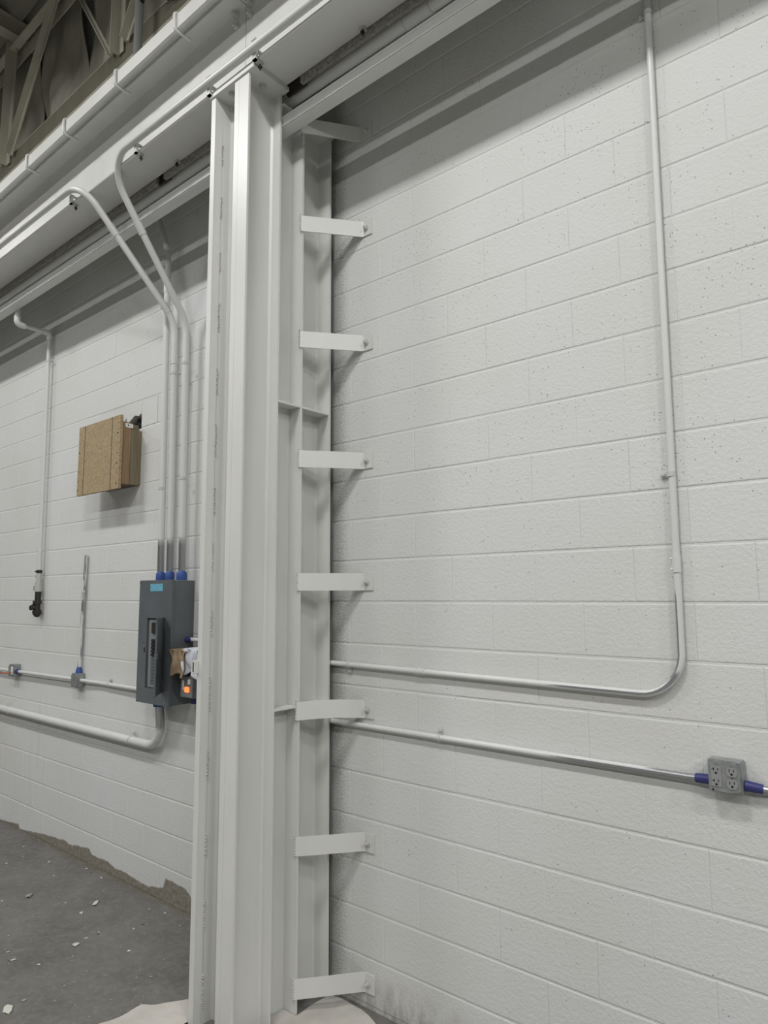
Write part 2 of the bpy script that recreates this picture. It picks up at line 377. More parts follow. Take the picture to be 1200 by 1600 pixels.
# blocks: one shared mesh, bevelled face
def block_mesh(Lx):
    bx, bz, d = 0.0036, 0.0046, 0.0024; hx, hz = Lx/2-JV, U/2-JH
    vs = [(-hx,d+.02,-hz),(hx,d+.02,-hz),(hx,d+.02,hz),(-hx,d+.02,hz),
          (-hx,.0013,-hz),(hx,.0013,-hz),(hx,.0013,hz),(-hx,.0013,hz),
          (-hx+bx*.5,.0005,-hz+bz*.4),(hx-bx*.5,.0005,-hz+bz*.4),(hx-bx*.5,.0005,hz-bz*.4),(-hx+bx*.5,.0005,hz-bz*.4),
          (-hx+bx,0,-hz+bz),(hx-bx,0,-hz+bz),(hx-bx,0,hz-bz),(-hx+bx,0,hz-bz)]
    fs = []
    for k in range(3):
        for j in range(4): fs.append((k*4+j, k*4+(j+1) % 4, (k+1)*4+(j+1) % 4, (k+1)*4+j))
    fs.append((12,13,14,15))
    return vs, fs
bv, bf = block_mesh(2*U)
bme = bpy.data.meshes.new('block'); bme.from_pydata(bv, [], bf); bme.materials.append(M['wall']); bme.update()
bm = bmesh.new(); bm.from_mesh(bme); bmesh.ops.recalc_face_normals(bm, faces=bm.faces[:]); bm.to_mesh(bme); bm.free()
nrm = bme.polygons[-1].normal
if nrm.y > 0: bme.flip_normals()
def proj(p):
    v = Vector(p)-CAM; z = v.dot(fw)
    if z < 0.1: return None
    return (600+F_PX*v.dot(rt)/z, 800-F_PX*v.dot(up)/z)
cand = []
for k in range(0, KTOP):
    i0 = math.floor(WX0/U); i0 += (k-i0) % 2
    i = i0
    while i*U < WX1:
        cx, cz = (i+1)*U, (k+0.5)*U
        pp = [proj((cx+a*U, 0, cz+b*U/2)) for a, b in ((-1,-1),(1,-1),(1,1),(-1,1),(0,0))]
        area = 0
        if all(pp):
            xs = [max(-0, min(1200, p[0])) for p in pp[:4]]; ys = [max(0, min(1600, p[1])) for p in pp[:4]]
            area = abs(sum(xs[j]*ys[(j+1) % 4]-xs[(j+1) % 4]*ys[j] for j in range(4)))/2
            c = pp[4]
            if 318 < c[0] < 505: area *= 0.05                      # behind the columns
            if c[1] < 460-0.626*c[0]-10: area = 0.0                # behind the beam
        cand.append((area, cx, cz, i, k)); i += 2
cand.sort(key=lambda c: -c[0])
rest = MB(); nb = 0; rnd = random.Random(3)
for area, cx, cz, i, k in cand:
    dy = rnd.uniform(-0.0006, 0.0002)
    if k == 15 and cx-U < HX1 and cx+U > HX0:      # course broken out beside the boarded opening
        for a, b_ in ((cx-U, min(HX0, cx+U)), (max(HX1, cx-U), cx+U)):
            if b_-a > 0.03: MBp = MB(); MBp.box(a+JV, b_-JV*0, 0, 0.15, cz-U/2+JH, cz+U/2-JH, 0, 0.002); MBp.build('block', M['wall'], wall)
        a, b_ = max(HX0, cx-U), min(HX1, cx+U)
        MBp = MB(); ragged = [(a, cz+U/2-JH), (a, 3.10+0.015*rnd.random()), (a+(b_-a)*.3, 3.13), (a+(b_-a)*.55, 3.155), (a+(b_-a)*.8, 3.14), (b_, 3.165), (b_, cz+U/2-JH)]
        MBp.prism([(q[0], q[1]) for q in ragged], 0.0, 0.15, axis='y'); MBp.build('block', M['wall'], wall)
        continue
    if nb < 300 and area > 0:
        o = bpy.data.objects.new('block', bme); COL.objects.link(o); o.parent = wall
        o.location = (cx+rnd.uniform(-.0008, .0008), dy, cz+rnd.uniform(-.0006, .0006)); o.rotation_euler = (0, rnd.uniform(-.0015, .0015), rnd.uniform(-.001, .001)); nb += 1
    else:
        rest.add([(v[0]+cx, v[1]+dy, v[2]+cz) for v in bv], bf)
ro = rest.build('block_courses', M['wall'], wall); ro['kind'] = 'stuff'

# ------------------------------------------------------------------ steel sections
def h_poly(x0, x1, y0, y1, tf, tw, flange='y'):
    """H outline. flange='y': flanges are faces normal to y (parallel to x), web along y"""
    if flange == 'y':
        xc = (x0+x1)/2; a, b = xc-tw/2, xc+tw/2; r = 0.009
        return [(x0,y0),(x1,y0),(x1,y0+tf),(b+r,y0+tf),(b+r*.3,y0+tf+r*.3),(b,y0+tf+r),(b,y1-tf-r),(b+r*.3,y1-tf-r*.3),(b+r,y1-tf),(x1,y1-tf),(x1,y1),(x0,y1),(x0,y1-tf),
                (a-r,y1-tf),(a-r*.3,y1-tf-r*.3),(a,y1-tf-r),(a,y0+tf+r),(a-r*.3,y0+tf+r*.3),(a-r,y0+tf),(x0,y0+tf)]
    p = h_poly(y0, y1, x0, x1, tf, tw, 'y')
    return [(b, a) for a, b in p][::-1]
ZC = 4.352
# rear column
rear = empty('wall_column', (-0.21, -0.145, FZ), 'white steel H-column standing tight against the block wall, behind the crane column', 'column')
mb = MB(); mb.prism(h_poly(-0.305, -0.110, -0.252, -0.040, 0.012, 0.009), FZ, ZC-0.012); mb.build('steel_section', M['steel'], rear)
mb = MB(); mb.box(-0.31, -0.105, -0.39, -0.03, ZC-0.012, ZC, 0, 0.0015); mb.build('cap_plate', M['steel'], rear)
for zz in (2.795, 1.34):
    mb = MB(); mb.prism([(-0.203,-0.242),(-0.112,-0.242),(-0.112,-0.052),(-0.203,-0.052)], zz-0.005, zz+0.005); mb.build('stiffener', M['steel'], rear)
mb = MB()
for q in (-0.246, -0.206): mb.tube([(-0.204, q, 2.2), (-0.204, q, 2.9)], 0.001, 6)
# front crane column: H section + channel on its side + flange/web link to the wall column
front = empty('crane_column', (-0.27, -0.50, FZ), 'tall white built-up steel column carrying the crane beam, in the foreground', 'column')
ZB = 4.400
mb = MB(); mb.prism(h_poly(-0.417, -0.192, -0.604, -0.391, 0.034, 0.010, 'x'), FZ, ZB); mb.build('steel_section', M['steel'], front)
ch = [(-0.191,-0.604),(-0.117,-0.604),(-0.117,-0.593),(-0.168,-0.590),(-0.178,-0.582),(-0.178,-0.413),(-0.168,-0.404),(-0.117,-0.402),(-0.117,-0.391),(-0.191,-0.391)]
mb = MB(); mb.prism(ch, FZ, ZB); mb.build('channel', M['steel'], front)
mb = MB(); mb.prism([(-0.199,-0.391),(-0.190,-0.391),(-0.190,-0.2525),(-0.199,-0.2525)], FZ, 4.34); mb.build('web_plate', M['steel'], front)
for zz in (2.795, 1.34):
    mb = MB(); mb.prism([(-0.190,-0.390),(-0.112,-0.390),(-0.112,-0.254),(-0.190,-0.254)], zz-0.005, zz+0.005); mb.build('stiffener', M['steel'], front)
mb = MB(); mb.box(-0.424, -0.070, -0.612, -0.385, ZB, ZB+0.022, 0, 0.0015); mb.build('cap_plate', M['steel'], front)
# stitched weld beads down the inner face of the left flange
mb = MB(); rw = random.Random(5); xs = -0.3825
zz = 0.05
while zz < 4.25:
    L = rw.uniform(0.10, 0.16); q = zz
    while q < zz+L:
        r = rw.uniform(0.0028, 0.0055); yq = -0.557+rw.uniform(-.0025, .0025)
        mb.tube([(xs, yq, q), (xs+r*.3, yq, q+r*.9), (xs, yq, q+r*1.9)], r, 6, radii=[r*.35, r, r*.35]); q += r*2.0
    zz += L+rw.uniform(0.12, 0.24)
o = mb.build('weld_bead', M['weld'], front, smooth=True); o['kind'] = 'stuff'
mb = MB(); mb.box(-0.3835, -0.3828, -0.5573, -0.5568, 0.05, 4.25); mb.build('weld_seam', M['dark'], front)
mb = MB()
for (x, y) in ((-0.30,-0.565),(-0.30,-0.43),(-0.14,-0.50)): hexbolt(mb, (x, y, ZB-0.0005), (0,0,-1), 0.014, 0.010)
mb.build('cap_bolt', M['bolt'], front)['kind'] = 'stuff'
for s_, zz in ((1, 1.535),):
    mb = MB(); mb.box(-0.424, -0.405, -0.627, -0.604, zz-0.03, zz+0.03, 0, 0.002); mb.box(-0.420, -0.411, -0.6275, -0.626, zz-0.022, zz+0.022, 1)
    mb.build('knockout_clip', [M['steel'], M['black']], front)

# wall ties: flat bars welded to the wall column, bent flat on the wall and bolted
TIES = [(0.098,'lowest of the eight white flat-bar wall ties, just above the floor sheet'),
        (0.711,'second white flat-bar wall tie up from the floor'),
        (1.319,'bowed white flat-bar wall tie between the two horizontal conduits'),
        (1.927,'fourth white flat-bar wall tie up from the floor, above the upper conduit'),
        (2.531,'fifth white flat-bar wall tie up, just below the column stiffeners'),
        (3.142,'third white flat-bar wall tie down from the top'),
        (3.760,'second white flat-bar wall tie down from the top'),
        (4.305,'topmost white flat-bar wall tie, in the shadow under the crane beam')]
for k, (zc, lab) in enumerate(TIES):
    h = 0.042; zt = zc+(-0.022 if k == 7 else 0)
    e = empty('wall_tie', (-0.11, -0.255, zc), lab, 'bracket', 'flat-bar ties from the wall column to the wall')
    bend_x = 0.060 if k == 7 else 0.083; tk = 0.006
    P = [(-0.112, -0.2585), (bend_x, -0.010)]; bow = 0.018 if k == 2 else 0.0
    line = []
    for j in range(9):
        f = j/8; line.append((P[0][0]+(P[1][0]-P[0][0])*f+bow*math.sin(PI*f)*0.8, P[0][1]+(P[1][1]-P[0][1])*f-bow*math.sin(PI*f)*0.6, zc+(zt-zc)*0*f + bow*0.5*math.sin(PI*f)))
    line += [(bend_x+0.010, -0.0045, zc), (0.150, -0.0040, zc)]
    vs = []
    for j, (x, y, z) in enumerate(line):
        a = line[max(j-1, 0)]; b_ = line[min(j+1, len(line)-1)]; tx, ty = b_[0]-a[0], b_[1]-a[1]; L = math.hypot(tx, ty); nx, ny = ty/L*tk/2, -tx/L*tk/2
        vs += [(x-nx, min(y-ny, -0.0005), z-h), (x+nx, y+ny, z-h), (x+nx, y+ny, z+h), (x-nx, min(y-ny, -0.0005), z+h)]
    fs = []; n = len(line)
    for j in range(n-1):
        for q in range(4): fs.append((j*4+q, j*4+(q+1) % 4, (j+1)*4+(q+1) % 4, (j+1)*4+q))
    fs += [(0,1,2,3), ((n-1)*4+3,(n-1)*4+2,(n-1)*4+1,(n-1)*4)]
    mb = MB(); mb.add(vs, fs); mb.build('flat_bar', M['steel'], e)
    mb = MB(); hexbolt(mb, (0.112, -0.0072, zc-0.002), (0,-1,0), 0.0115, 0.009, 0, 0.012); mb.build('anchor_bolt', M['bolt'], e)
    mb = MB(); rq = random.Random(k)
    for j in range(9):
        r = rq.uniform(.0035, .0055); mb.tube([(-0.112, -0.262, zc-h+j*0.0105), (-0.112, -0.263, zc-h+0.005+j*0.0105), (-0.112, -0.262, zc-h+.01+j*.0105)], r, 6, radii=[r*.5, r, r*.5])
    mb.build('weld_bead', M['weld'], e, smooth=True)['kind'] = 'stuff'

# ------------------------------------------------------------------ crane beams (two spans meeting over the column)
YB = -0.5025; XJ = -0.272; ZB0 = 4.423; ZBT = 4.975
def beam(x0, x1, label):
    e = empty('crane_beam', ((x0+x1)/2, YB, ZB0), label, 'beam')
    hw = 0.1025; tf = 0.019; r = 0.014
    yA, yZ = YB-hw, YB+hw; a, b_ = YB-0.006, YB+0.006; z0, z1 = ZB0, 4.939
    P = [(yA+.003,z0),(yZ-.003,z0),(yZ,z0+.003),(yZ,z0+tf),(b_+r,z0+tf),(b_+r*.3,z0+tf+r*.3),(b_,z0+tf+r),(b_,z1-tf),(yZ,z1-tf),(yZ,z1),(yA,z1),(yA,z1-tf),(a,z1-tf),
         (a,z0+tf+r),(a-r*.3,z0+tf+r*.3),(a-r,z0+tf),(yA,z0+tf),(yA,z0+.006)]
    mb = MB(); mb.prism(P, x0, x1, 'x'); mb.build('wide_flange_section', M['steel'], e)
    c0, c1, zt, zl = YB-0.19, YB+0.19, 4.952, 4.866
    P = [(c0,zl+.002),(c0+.003,zl),(c0+.016,zl),(c0+.018,zt-.012),(c1-.018,zt-.012),(c1-.016,zl),(c1,zl),(c1,zt),(c0,zt)]
    mb = MB(); mb.prism(P, x0, x1, 'x'); mb.build('cap_channel', M['steel'], e)
    mb = MB(); mb.prism([(YB-.03,zt),(YB+.03,zt),(YB+.03,zt+.01),(YB+.008,zt+.02),(YB+.008,zt+.05),(YB+.02,zt+.065),(YB+.02,zt+.08),(YB-.02,zt+.08),(YB-.02,zt+.065),(YB-.008,zt+.05),(YB-.008,zt+.02),(YB-.03,zt+.01)], x0, x1, 'x')
    mb.build('crane_rail', M['truss'], e)
    return e
bl = beam(-6.6, XJ-0.0022, 'white crane runway beam running to the left of the column')
br = beam(XJ+0.0022, 2.6, 'white crane runway beam running to the right of the column')
for e, x in ((bl, -0.350), (br, -0.232)):
    for z in (4.835, 4.905-0.004, 4.62, 4.70, 4.765):
        if z in (4.62, 4.70, 4.765): continue
        mb = MB(); hexbolt(mb, (x, YB-0.006, z), (0,-1,0), 0.016, 0.014, 0, 0.016); mb.build('splice_bolt', M['bolt'], e)
HK = [(-2.477,'leftmost hook bolt on the crane beam lip'), (-1.909,'second hook bolt from the left on the crane beam lip'),
      (-1.257,'third hook bolt from the left on the crane beam lip'), (-0.637,'rightmost hook bolt on the crane beam lip, nearest the column'),
      (-3.05,None), (0.0,None), (0.62,None)]
for x, lab in HK:
    if lab is None: continue
    c = YB-0.19
    pts = fillet([(x+0.0, c+0.055, 5.000), (x, c-0.009, 4.998), (x+0.004, c-0.0105, 4.912), (x+0.008, c-0.006, 4.858), (x+0.012, c+0.075, 4.850)], [0.025, 0.02, 0.018, ], 5) if False else \
          fillet([(x, c+0.055, 4.968), (x, c-0.0105, 4.968), (x+0.006, c-0.0105, 4.857), (x+0.010, c+0.085, 4.855)], [0.026, 0.020], 6)
    mb = MB(); mb.tube(pts, 0.0085, 10); o = mb.build('hook_bolt', M['steel'], None, smooth=True); tag(o, 'white '+lab, 'bolt', 'hook bolts along the crane beam')

# beam clamps holding conduit
def beam_clamp(x, lab, z=4.455, y=-0.604, far=False):
    e = empty('beam_clamp', (x, y, z), lab, 'clamp', 'small beam clamps on the lower flange'); s = -1 if not far else 1
    mb = MB(); mb.box(x-.012, x+.012, min(y+s*.022, y-s*.03), max(y+s*.022, y-s*.03), 4.414, 4.420, 0, .001)
    mb.box(x-.012, x+.012, min(y+s*.022, y+s*.006), max(y+s*.022, y+s*.006), 4.414, 4.475, 0, .001)
    mb.box(x-.012, x+.012, min(y+s*.022, y-s*.03), max(y+s*.022, y-s*.03), 4.468, 4.475, 0, .001)
    if not far: mb.cyl((x, y-.020, 4.49), (x, y-.020, 4.53), 0.005, 8); mb.box(x-.015, x+.015, y-.028, y-.012, 4.515, 4.522)
    mb.build('jaw', M['bolt'], e)
    mb = MB(); mb.cyl((x, y-s*.018, 4.385), (x, y-s*.018, 4.414), 0.004, 8); hexbolt(mb, (x, y-s*.018, 4.402), (0,0,-1), 0.007, 0.006, 0, 0)
    mb.build('set_screw', M['dark'], e); return e
beam_clamp(-1.13, 'beam clamp at the upper bend of the right-hand diagonal conduit')
beam_clamp(-0.42, 'beam clamp just left of the column top')
beam_clamp(-0.055, 'beam clamp just right of the column top')
beam_clamp(-1.93, 'beam clamp holding the left-hand diagonal conduit')
beam_clamp(0.46, 'beam clamp on the back edge of the flange, right of the column', y=-0.400, far=True)
beam_clamp(-1.02, 'beam clamp on the back edge of the flange, left of the column', y=-0.400, far=True)

# rough timber packing behind the flange and the pipes behind it
for (x0, x1, lab) in ((-6.0, -1.28, 'rough grey packing board behind the beam, left length'), (-1.20, -0.43, 'short rough grey packing board behind the beam, left of the column'), (0.02, 2.6, 'rough grey packing board behind the beam, right of the column')):
    mb = MB(); mb.box(x0, x1, -0.397, -0.372, 4.392, 4.50, 0, 0.003); o = mb.build('packing_board', M['rough']); tag(o, lab, 'board')
for x0, x1, lab in ((-1.30, -1.18, 'dark filler standing in for shade in the gap between the two left packing boards'), (-0.108, 0.03, 'dark filler standing in for shade beside the column top, behind the beam')):
    mb = MB(); mb.box(x0, x1, -0.371, -0.352, 4.40, 4.62, 0, .002); tag(mb.build('shade_filler', M['dark']), lab, 'board')  # near-black filler stands in for the shade in these gaps
e = empty('long_pipe', (-1.5, -0.30, 4.438), 'round white pipe running along the wall above the square wireway', 'pipe')
mb = MB(); mb.tube([(-6.4, -0.30, 4.438), (-0.34, -0.30, 4.438), (2.6, -0.30, 4.438)], 0.031, 28); mb.build('pipe', M['pipe'], e, smooth=True)
for x in (0.615, 0.76):
    mb = MB(); mb.cyl((x-.002, -.30, 4.438), (x+.002, -.30, 4.438), 0.0338, 28); mb.build('band', M['dark'] if False else M['bolt'], e, smooth=True)
mb = MB(); mb.cyl((0.618, -.30, 4.438), (0.757, -.30, 4.438), 0.0330, 28); mb.build('sleeve', M['pipe'], e, smooth=True)
mb = MB(); mb.cyl((0.70, -.325, 4.46), (0.70, -.325, 4.62), 0.005, 8); mb.build('hanger_rod', M['dark'], e)
e = empty('square_wireway', (-1.5, -0.33, 4.24), 'long square white wireway running along the wall under the round pipe', 'wireway')
mb = MB(); mb.box(-6.4, 2.6, -0.385, -0.313, 4.226, 4.287, 0, 0.005); mb.build('trough', M['pipe'], e)
mb = MB(); mb.box(-6.4, 2.6, -0.3865, -0.384, 4.270, 4.284, 0, 0.0007); mb.build('cover_lip', M['pipe'], e)

# ------------------------------------------------------------------ conduits
def conduit(name, pts, rad, r, mt, label, n=14, cat='conduit'):
    e = empty(name, tuple(pts[0]), label, cat)
    mb = MB(); mb.tube(fillet(pts, rad), r, n); mb.build('tube', mt, e, smooth=True); return e
RW = 0.0125
c = conduit('conduit', [(1.590, -0.0165, 4.9), (1.579, -0.0165, 1.505), (-0.19, -0.0165, 1.526), (-0.85, -0.0165, 1.598), (-1.326, -0.045, 1.598)], [0.15, 0.3, 0.2], RW, M['elbow'],
            'thin white conduit dropping down the right of the wall and turning left at a bend', 16)
# rigid spacing note: strap ears
strap_one_hole(c, (1.588, -0.0165, 4.10), (0,0,1), (0,-1,0), RW, (-1,0,0))
strap_one_hole(c, (1.579, -0.0165, 2.285), (0,0,1), (0,-1,0), RW, (-1,0,0))
strap_one_hole(c, (0.0, -0.0165, 1.5225), (1,0,0), (0,-1,0), RW, (0,0,-1))
coupling(c, (1.5795, -0.0165, 1.965), (0,0,1), RW, (-1,-0.6,0), 0.06)
coupling(c, (0.44, -0.0165, 1.519), (1,0,0), RW, (0,-0.3,1), 0.055)
mb = MB(); mb.tube([(-1.335,-0.047,1.598),(-1.285,-0.044,1.592)], 0.017, 12, radii=[0.019,0.015]); mb.build('masking_tape', M['navy'], c, smooth=True)
c = conduit('conduit', [(1.655, -0.022, 1.248), (1.58, -0.0165, 1.243), (0.0, -0.0165, 1.243), (-1.13, -0.05, 1.253)], [0.3, 0.5], RW, M['run'],
            'thin white conduit running from the column to the outlet box on the right')
strap_one_hole(c, (0.541, -0.0165, 1.2415), (1,0,0), (0,-1,0), RW, (0,0,1))
mb = MB(); mb.tube([(1.605,-0.018,1.2445),(1.62,-0.019,1.2455),(1.66,-0.022,1.248)], 0.018, 12, radii=[0.0155,0.0165,0.017]); mb.build('masking_tape', M['navy'], c, smooth=True)
c = conduit('conduit', [(1.757, -0.022, 1.245), (1.83, -0.0165, 1.239), (2.7, -0.0165, 1.236)], [0.3], RW, M['bare'], 'short bare conduit leaving the right side of the outlet box')
mb = MB(); mb.tube([(1.758,-0.022,1.245),(1.785,-0.021,1.243),(1.808,-0.018,1.241)], 0.018, 12, radii=[0.018,0.0165,0.015]); mb.build('masking_tape', M['navy'], c, smooth=True)

# risers above the panel
RB = 0.0212; ZP = 1.965
cA = conduit('conduit', [(-1.605,-0.075,ZP), (-1.640,-0.075,4.20), (-1.86,-0.075,4.66)], [0.45], 0.021, M['riser'], 'leftmost of the three conduits above the grey panel, straight to the shadow')
strap_one_hole(cA, (-1.6155, -0.075, 2.56), (0,0,1), (0,-1,0), 0.021, (-1,0,0)); coupling(cA, (-1.636,-0.075,3.93), (0,0,1), 0.021, (-1,-.2,0))
dB0, dB1 = Vector((-1.512, -0.085, 3.66)), Vector((-1.735, -0.655, 4.475))
cB = conduit('conduit', [(-1.500,-0.075,ZP), dB0, dB1, (-5.5,-0.652,4.500)], [0.30, 0.22], RB, M['riser'], 'middle conduit above the grey panel, bending up to the beam and turning left')
dC0, dC1 = Vector((-1.378, -0.085, 3.62)), Vector((-1.425, -0.6375, 4.482))
cC = conduit('conduit', [(-1.368,-0.075,ZP), dC0, dC1, (2.5,-0.6285,4.442)], [0.30, 0.20], RB, M['riser'], 'right conduit above the grey panel, bending up to the beam and following it right')
coupling(cB, (-1.5105,-0.0835,3.40), (0,0,1), RB, (-1,-.3,0)); coupling(cB, dB0.lerp(dB1, 0.10), dB1-dB0, RB, (-1,-.5,-.5), 0.06); coupling(cB, dB0.lerp(dB1, 0.66), dB1-dB0, RB, (-1,-.2,-.6), 0.075)
coupling(cC, dC0.lerp(dC1, 0.60), dC1-dC0, RB, (-1,-.2,-.6), 0.075)
strap_one_hole(cB, (-1.5100,-0.082,3.31), (0,0,1), (0,-1,0), RB, (1,0,0)); strap_one_hole(cC, (-1.3765,-0.083,3.35), (0,0,1), (0,-1,0), RB, (-1,0,0)); strap_one_hole(cC, (-1.3715,-0.079,2.60), (0,0,1), (0,-1,0), RB, (-1,0,0))
for c, x, s in ((cA,-1.605,1), (cB,-1.500,1.03), (cC,-1.368,1.12)):
    mb = MB(); mb.tube([(x,-0.075,ZP-.004),(x,-0.075,ZP+.012),(x+.002,-0.076,ZP+.040),(x,-0.075,ZP+.047)], 0.028, 12, radii=[0.0285*s,0.029*s,0.028*s,0.024]); mb.build('masking_tape', M['blue'], c, smooth=True)

# big conduit low on the left wall
c = conduit('conduit', [(-5.5,-0.040,0.918), (-1.585,-0.040,0.920), (-1.575,-0.075,1.215)], [0.17], 0.027, M['low'], 'thick white conduit low on the left wall, bending up into the panel', 16)
mb = MB(); mb.cyl((-1.5755,-0.073,1.180), (-1.575,-0.075,1.212), 0.036, 14); mb.build('masking_tape', M['blue'], c, smooth=True)
strap_one_hole(c, (-1.95,-0.040,0.920), (1,0,0), (0,-1,0), 0.027, (0,0,1)); coupling(c, (-3.9,-0.040,0.919), (1,0,0), 0.027, (0,-.3,1))
# small conduit run on the left wall
c = conduit('conduit', [(-3.795,-0.03,1.243), (-2.785,-0.03,1.252)], [], 0.013, M['pipe'], 'short white conduit between the two small grey boxes on the left wall')
mb = MB(); mb.tube([(-3.81,-.03,1.243),(-3.76,-.03,1.2435)], .019, 12, radii=[.021,.016]); mb.build('masking_tape', M['navy'], c, smooth=True)
c = conduit('conduit', [(-2.685,-0.03,1.252), (-2.45,-0.0175,1.25), (-1.73,-0.03,1.252)], [0.3], 0.013, M['pipe'], 'short white conduit from the plain grey box to the panel')
strap_one_hole(c, (-2.30,-0.019,1.2505), (1,0,0), (0,-1,0), 0.013, (0,0,1))
c = conduit('conduit', [(-5.5,-0.03,1.238), (-3.905,-0.03,1.240)], [], 0.013, M['pipe'], 'white conduit entering from the left edge into the outlet box')
c = conduit('conduit_stub', [(-2.735,-0.026,1.305), (-2.733,-0.020,1.42), (-2.715,-0.020,2.17)], [0.2], 0.0135, M['stub'], 'open-topped half-painted conduit stub standing on the small plain box')
strap_one_hole(c, (-2.722,-0.020,1.90), (0,0,1), (0,-1,0), 0.0135, (-1,0,0))
mb = MB(); mb.cyl((-2.715,-0.020,2.1695), (-2.715,-0.020,2.171), 0.0115, 12); mb.build('opening', M['black'], c)
mb = MB(); mb.tube([(-2.735,-.026,1.300),(-2.735,-.026,1.318),(-2.735,-.025,1.345)], .02, 10, radii=[.024,.022,.015]); mb.build('masking_tape', M['blue'], c, smooth=True)

# ------------------------------------------------------------------ gas / air drop with valve on the left wall
e = empty('drop_pipe', (-3.48, -0.04, 1.70), 'white drop pipe with elbows ending in a dark valve on the left wall', 'pipe')
r = 0.0165; X = -3.50
mb = MB(); mb.tube([(X-.01,-0.305,4.240), (X-.01,-0.305,4.170)], 0.021, 12); mb.build('nipple', M['pipe'], e, smooth=True)
mb = MB(); mb.tube(fillet([(X-.01,-0.305,4.185), (X-.01,-0.305,4.115), (X-.005,-0.24,4.112)], [0.03]), 0.026, 14); mb.build('elbow', M['pipe'], e, smooth=True)
mb = MB(); mb.tube([(X-.005,-0.245,4.112), (X,-0.075,4.108)], r, 12); mb.build('nipple', M['pipe'], e, smooth=True)
mb = MB(); mb.tube(fillet([(X,-0.10,4.108), (X,-0.042,4.106), (X,-0.042,4.045)], [0.03]), 0.025, 14); mb.build('elbow', M['pipe'], e, smooth=True)
mb = MB(); mb.tube([(X,-0.042,4.05), (X+.045,-0.042,2.07)], r, 14); mb.build('riser', M['pipe'], e, smooth=True)
strap_one_hole(e, (X+.004,-0.042,3.86), (0,0,1), (0,-1,0), r, (1,0,0))
XV = X+.046
mb = MB(); mb.cyl((XV,-0.042,2.055), (XV,-0.042,2.080), 0.023, 14); mb.box(XV-.04, XV+.02, -.060, -.03, 2.063, 2.075); mb.build('split_ring', M['dark'], e)
mb = MB(); mb.cyl((XV,-0.042,1.985), (XV,-0.042,2.055), 0.021, 8); mb.cyl((XV,-0.042,1.960), (XV,-0.042,1.985), 0.026, 6); mb.box(XV-.055, XV-.02, -.050, -.034, 2.015, 2.03); mb.build('union', M['weld'], e)
mb = MB(); mb.cyl((XV,-0.042,1.905), (XV,-0.042,1.958), 0.028, 12); mb.cyl((XV-.06,-0.042,1.935), (XV-.02,-0.042,1.935), 0.009, 8); mb.box(XV-.072, XV-.056, -.055, -.03, 1.915, 1.955, 0, .002); mb.build('ball_valve', M['weld'], e, smooth=True)
mb = MB(); mb.cyl((XV,-0.042,1.83), (XV,-0.042,1.905), 0.024, 14); mb.build('nipple', M['dark'], e, smooth=True)
mb = MB(); mb.cyl((XV,-0.045,1.805), (XV,-0.045,1.832), 0.034, 14); mb.cyl((XV,-0.045,1.745), (XV,-0.045,1.805), 0.026, 12); mb.cyl((XV-.075,-0.045,1.785), (XV-.015,-0.045,1.785), 0.013, 10); mb.cyl((XV-.082,-0.045,1.785), (XV-.07,-0.045,1.785), 0.020, 6)
mb.cyl((XV,-0.10,1.775), (XV,-0.045,1.775), 0.02, 10); mb.tube([(XV,-0.045,1.75),(XV+.005,-0.045,1.725),(XV+.008,-0.045,1.700)], 0.02, 10, radii=[0.036,0.033,0.014]); mb.build('dark_regulator', M['dark'], e, smooth=True)

# ------------------------------------------------------------------ boxes and outlets
def square_box(x, z, s, d, label, faces='blank', mt=None):
    mt = mt or M['box']
    e = empty('junction_box' if faces == 'blank' else 'outlet_box', (x, -d/2, z-s/2), label, 'electrical box')
    mb = MB(); mb.box(x-s/2, x+s/2, -d, -0.0015, z-s/2, z+s/2, 0, 0.003); mb.build('box_body', mt, e)
    c = s/2-0.004; k = 0.026
    P = [(x-c, z-c), (x+c-k, z-c), (x+c, z-c+k*.3), (x+c, z+c-k), (x+c-k, z+c), (x-c+k*.5, z+c), (x-c, z+c-k*.5)]
    mb = MB(); mb.prism(P, -d-0.005, -d-0.0002, axis='y'); cv = mb.build('cover_plate', mt, e)
    mb = MB()
    for sx, sz in ((-1,-1),(1,1)): mb.cyl((x+sx*(c-.006), -d-0.002, z+sz*(c-.005)), (x+sx*(c-.006), -d-0.007, z+sz*(c-.005)), 0.0035, 8)
    for dx in (-.024, .024):
        for sz in (-1, 1): mb.cyl((x+dx, -d-.004, z+sz*(c-.008)), (x+dx, -d-.0065, z+sz*(c-.008)), 0.0028, 8)
    mb.build('screw', M['bare'], e)['kind'] = 'stuff'
    return e
def slots(mb, x, y, z, tslot=False):
    mb.box(x-.0075, x-.0055, y-.0008, y, z+.001, z+.010); mb.box(x+.0055, x+.0075, y-.0008, y, z+.002, z+.010)
    if tslot: mb.box(x-.012, x-.0055, y-.0008, y, z+.0045, z+.0065)
    mb.cyl((x, y, z-.006), (x, y-.0008, z-.006), 0.0033, 10); mb.box(x-.0033, x+.0033, y-.0008, y, z-.0062, z-.0035)
e = square_box(1.705, 1.270, 0.102, 0.054, 'grey metal box with four sockets on the right of the wall', 'outlets')
yf = -0.054-0.005
mb = MB(); mb.box(1.664, 1.698, yf-.003, yf+.001, 1.237, 1.303, 0, 0.0015); o1 = mb.build('rectangular_receptacle', M['plastic'], e)
mb = MB(); slots(mb, 1.681, yf-.0031, 1.287, True); slots(mb, 1.681, yf-.0031, 1.251, True); mb.build('socket_slots', M['black'], o1)['kind'] = 'stuff'
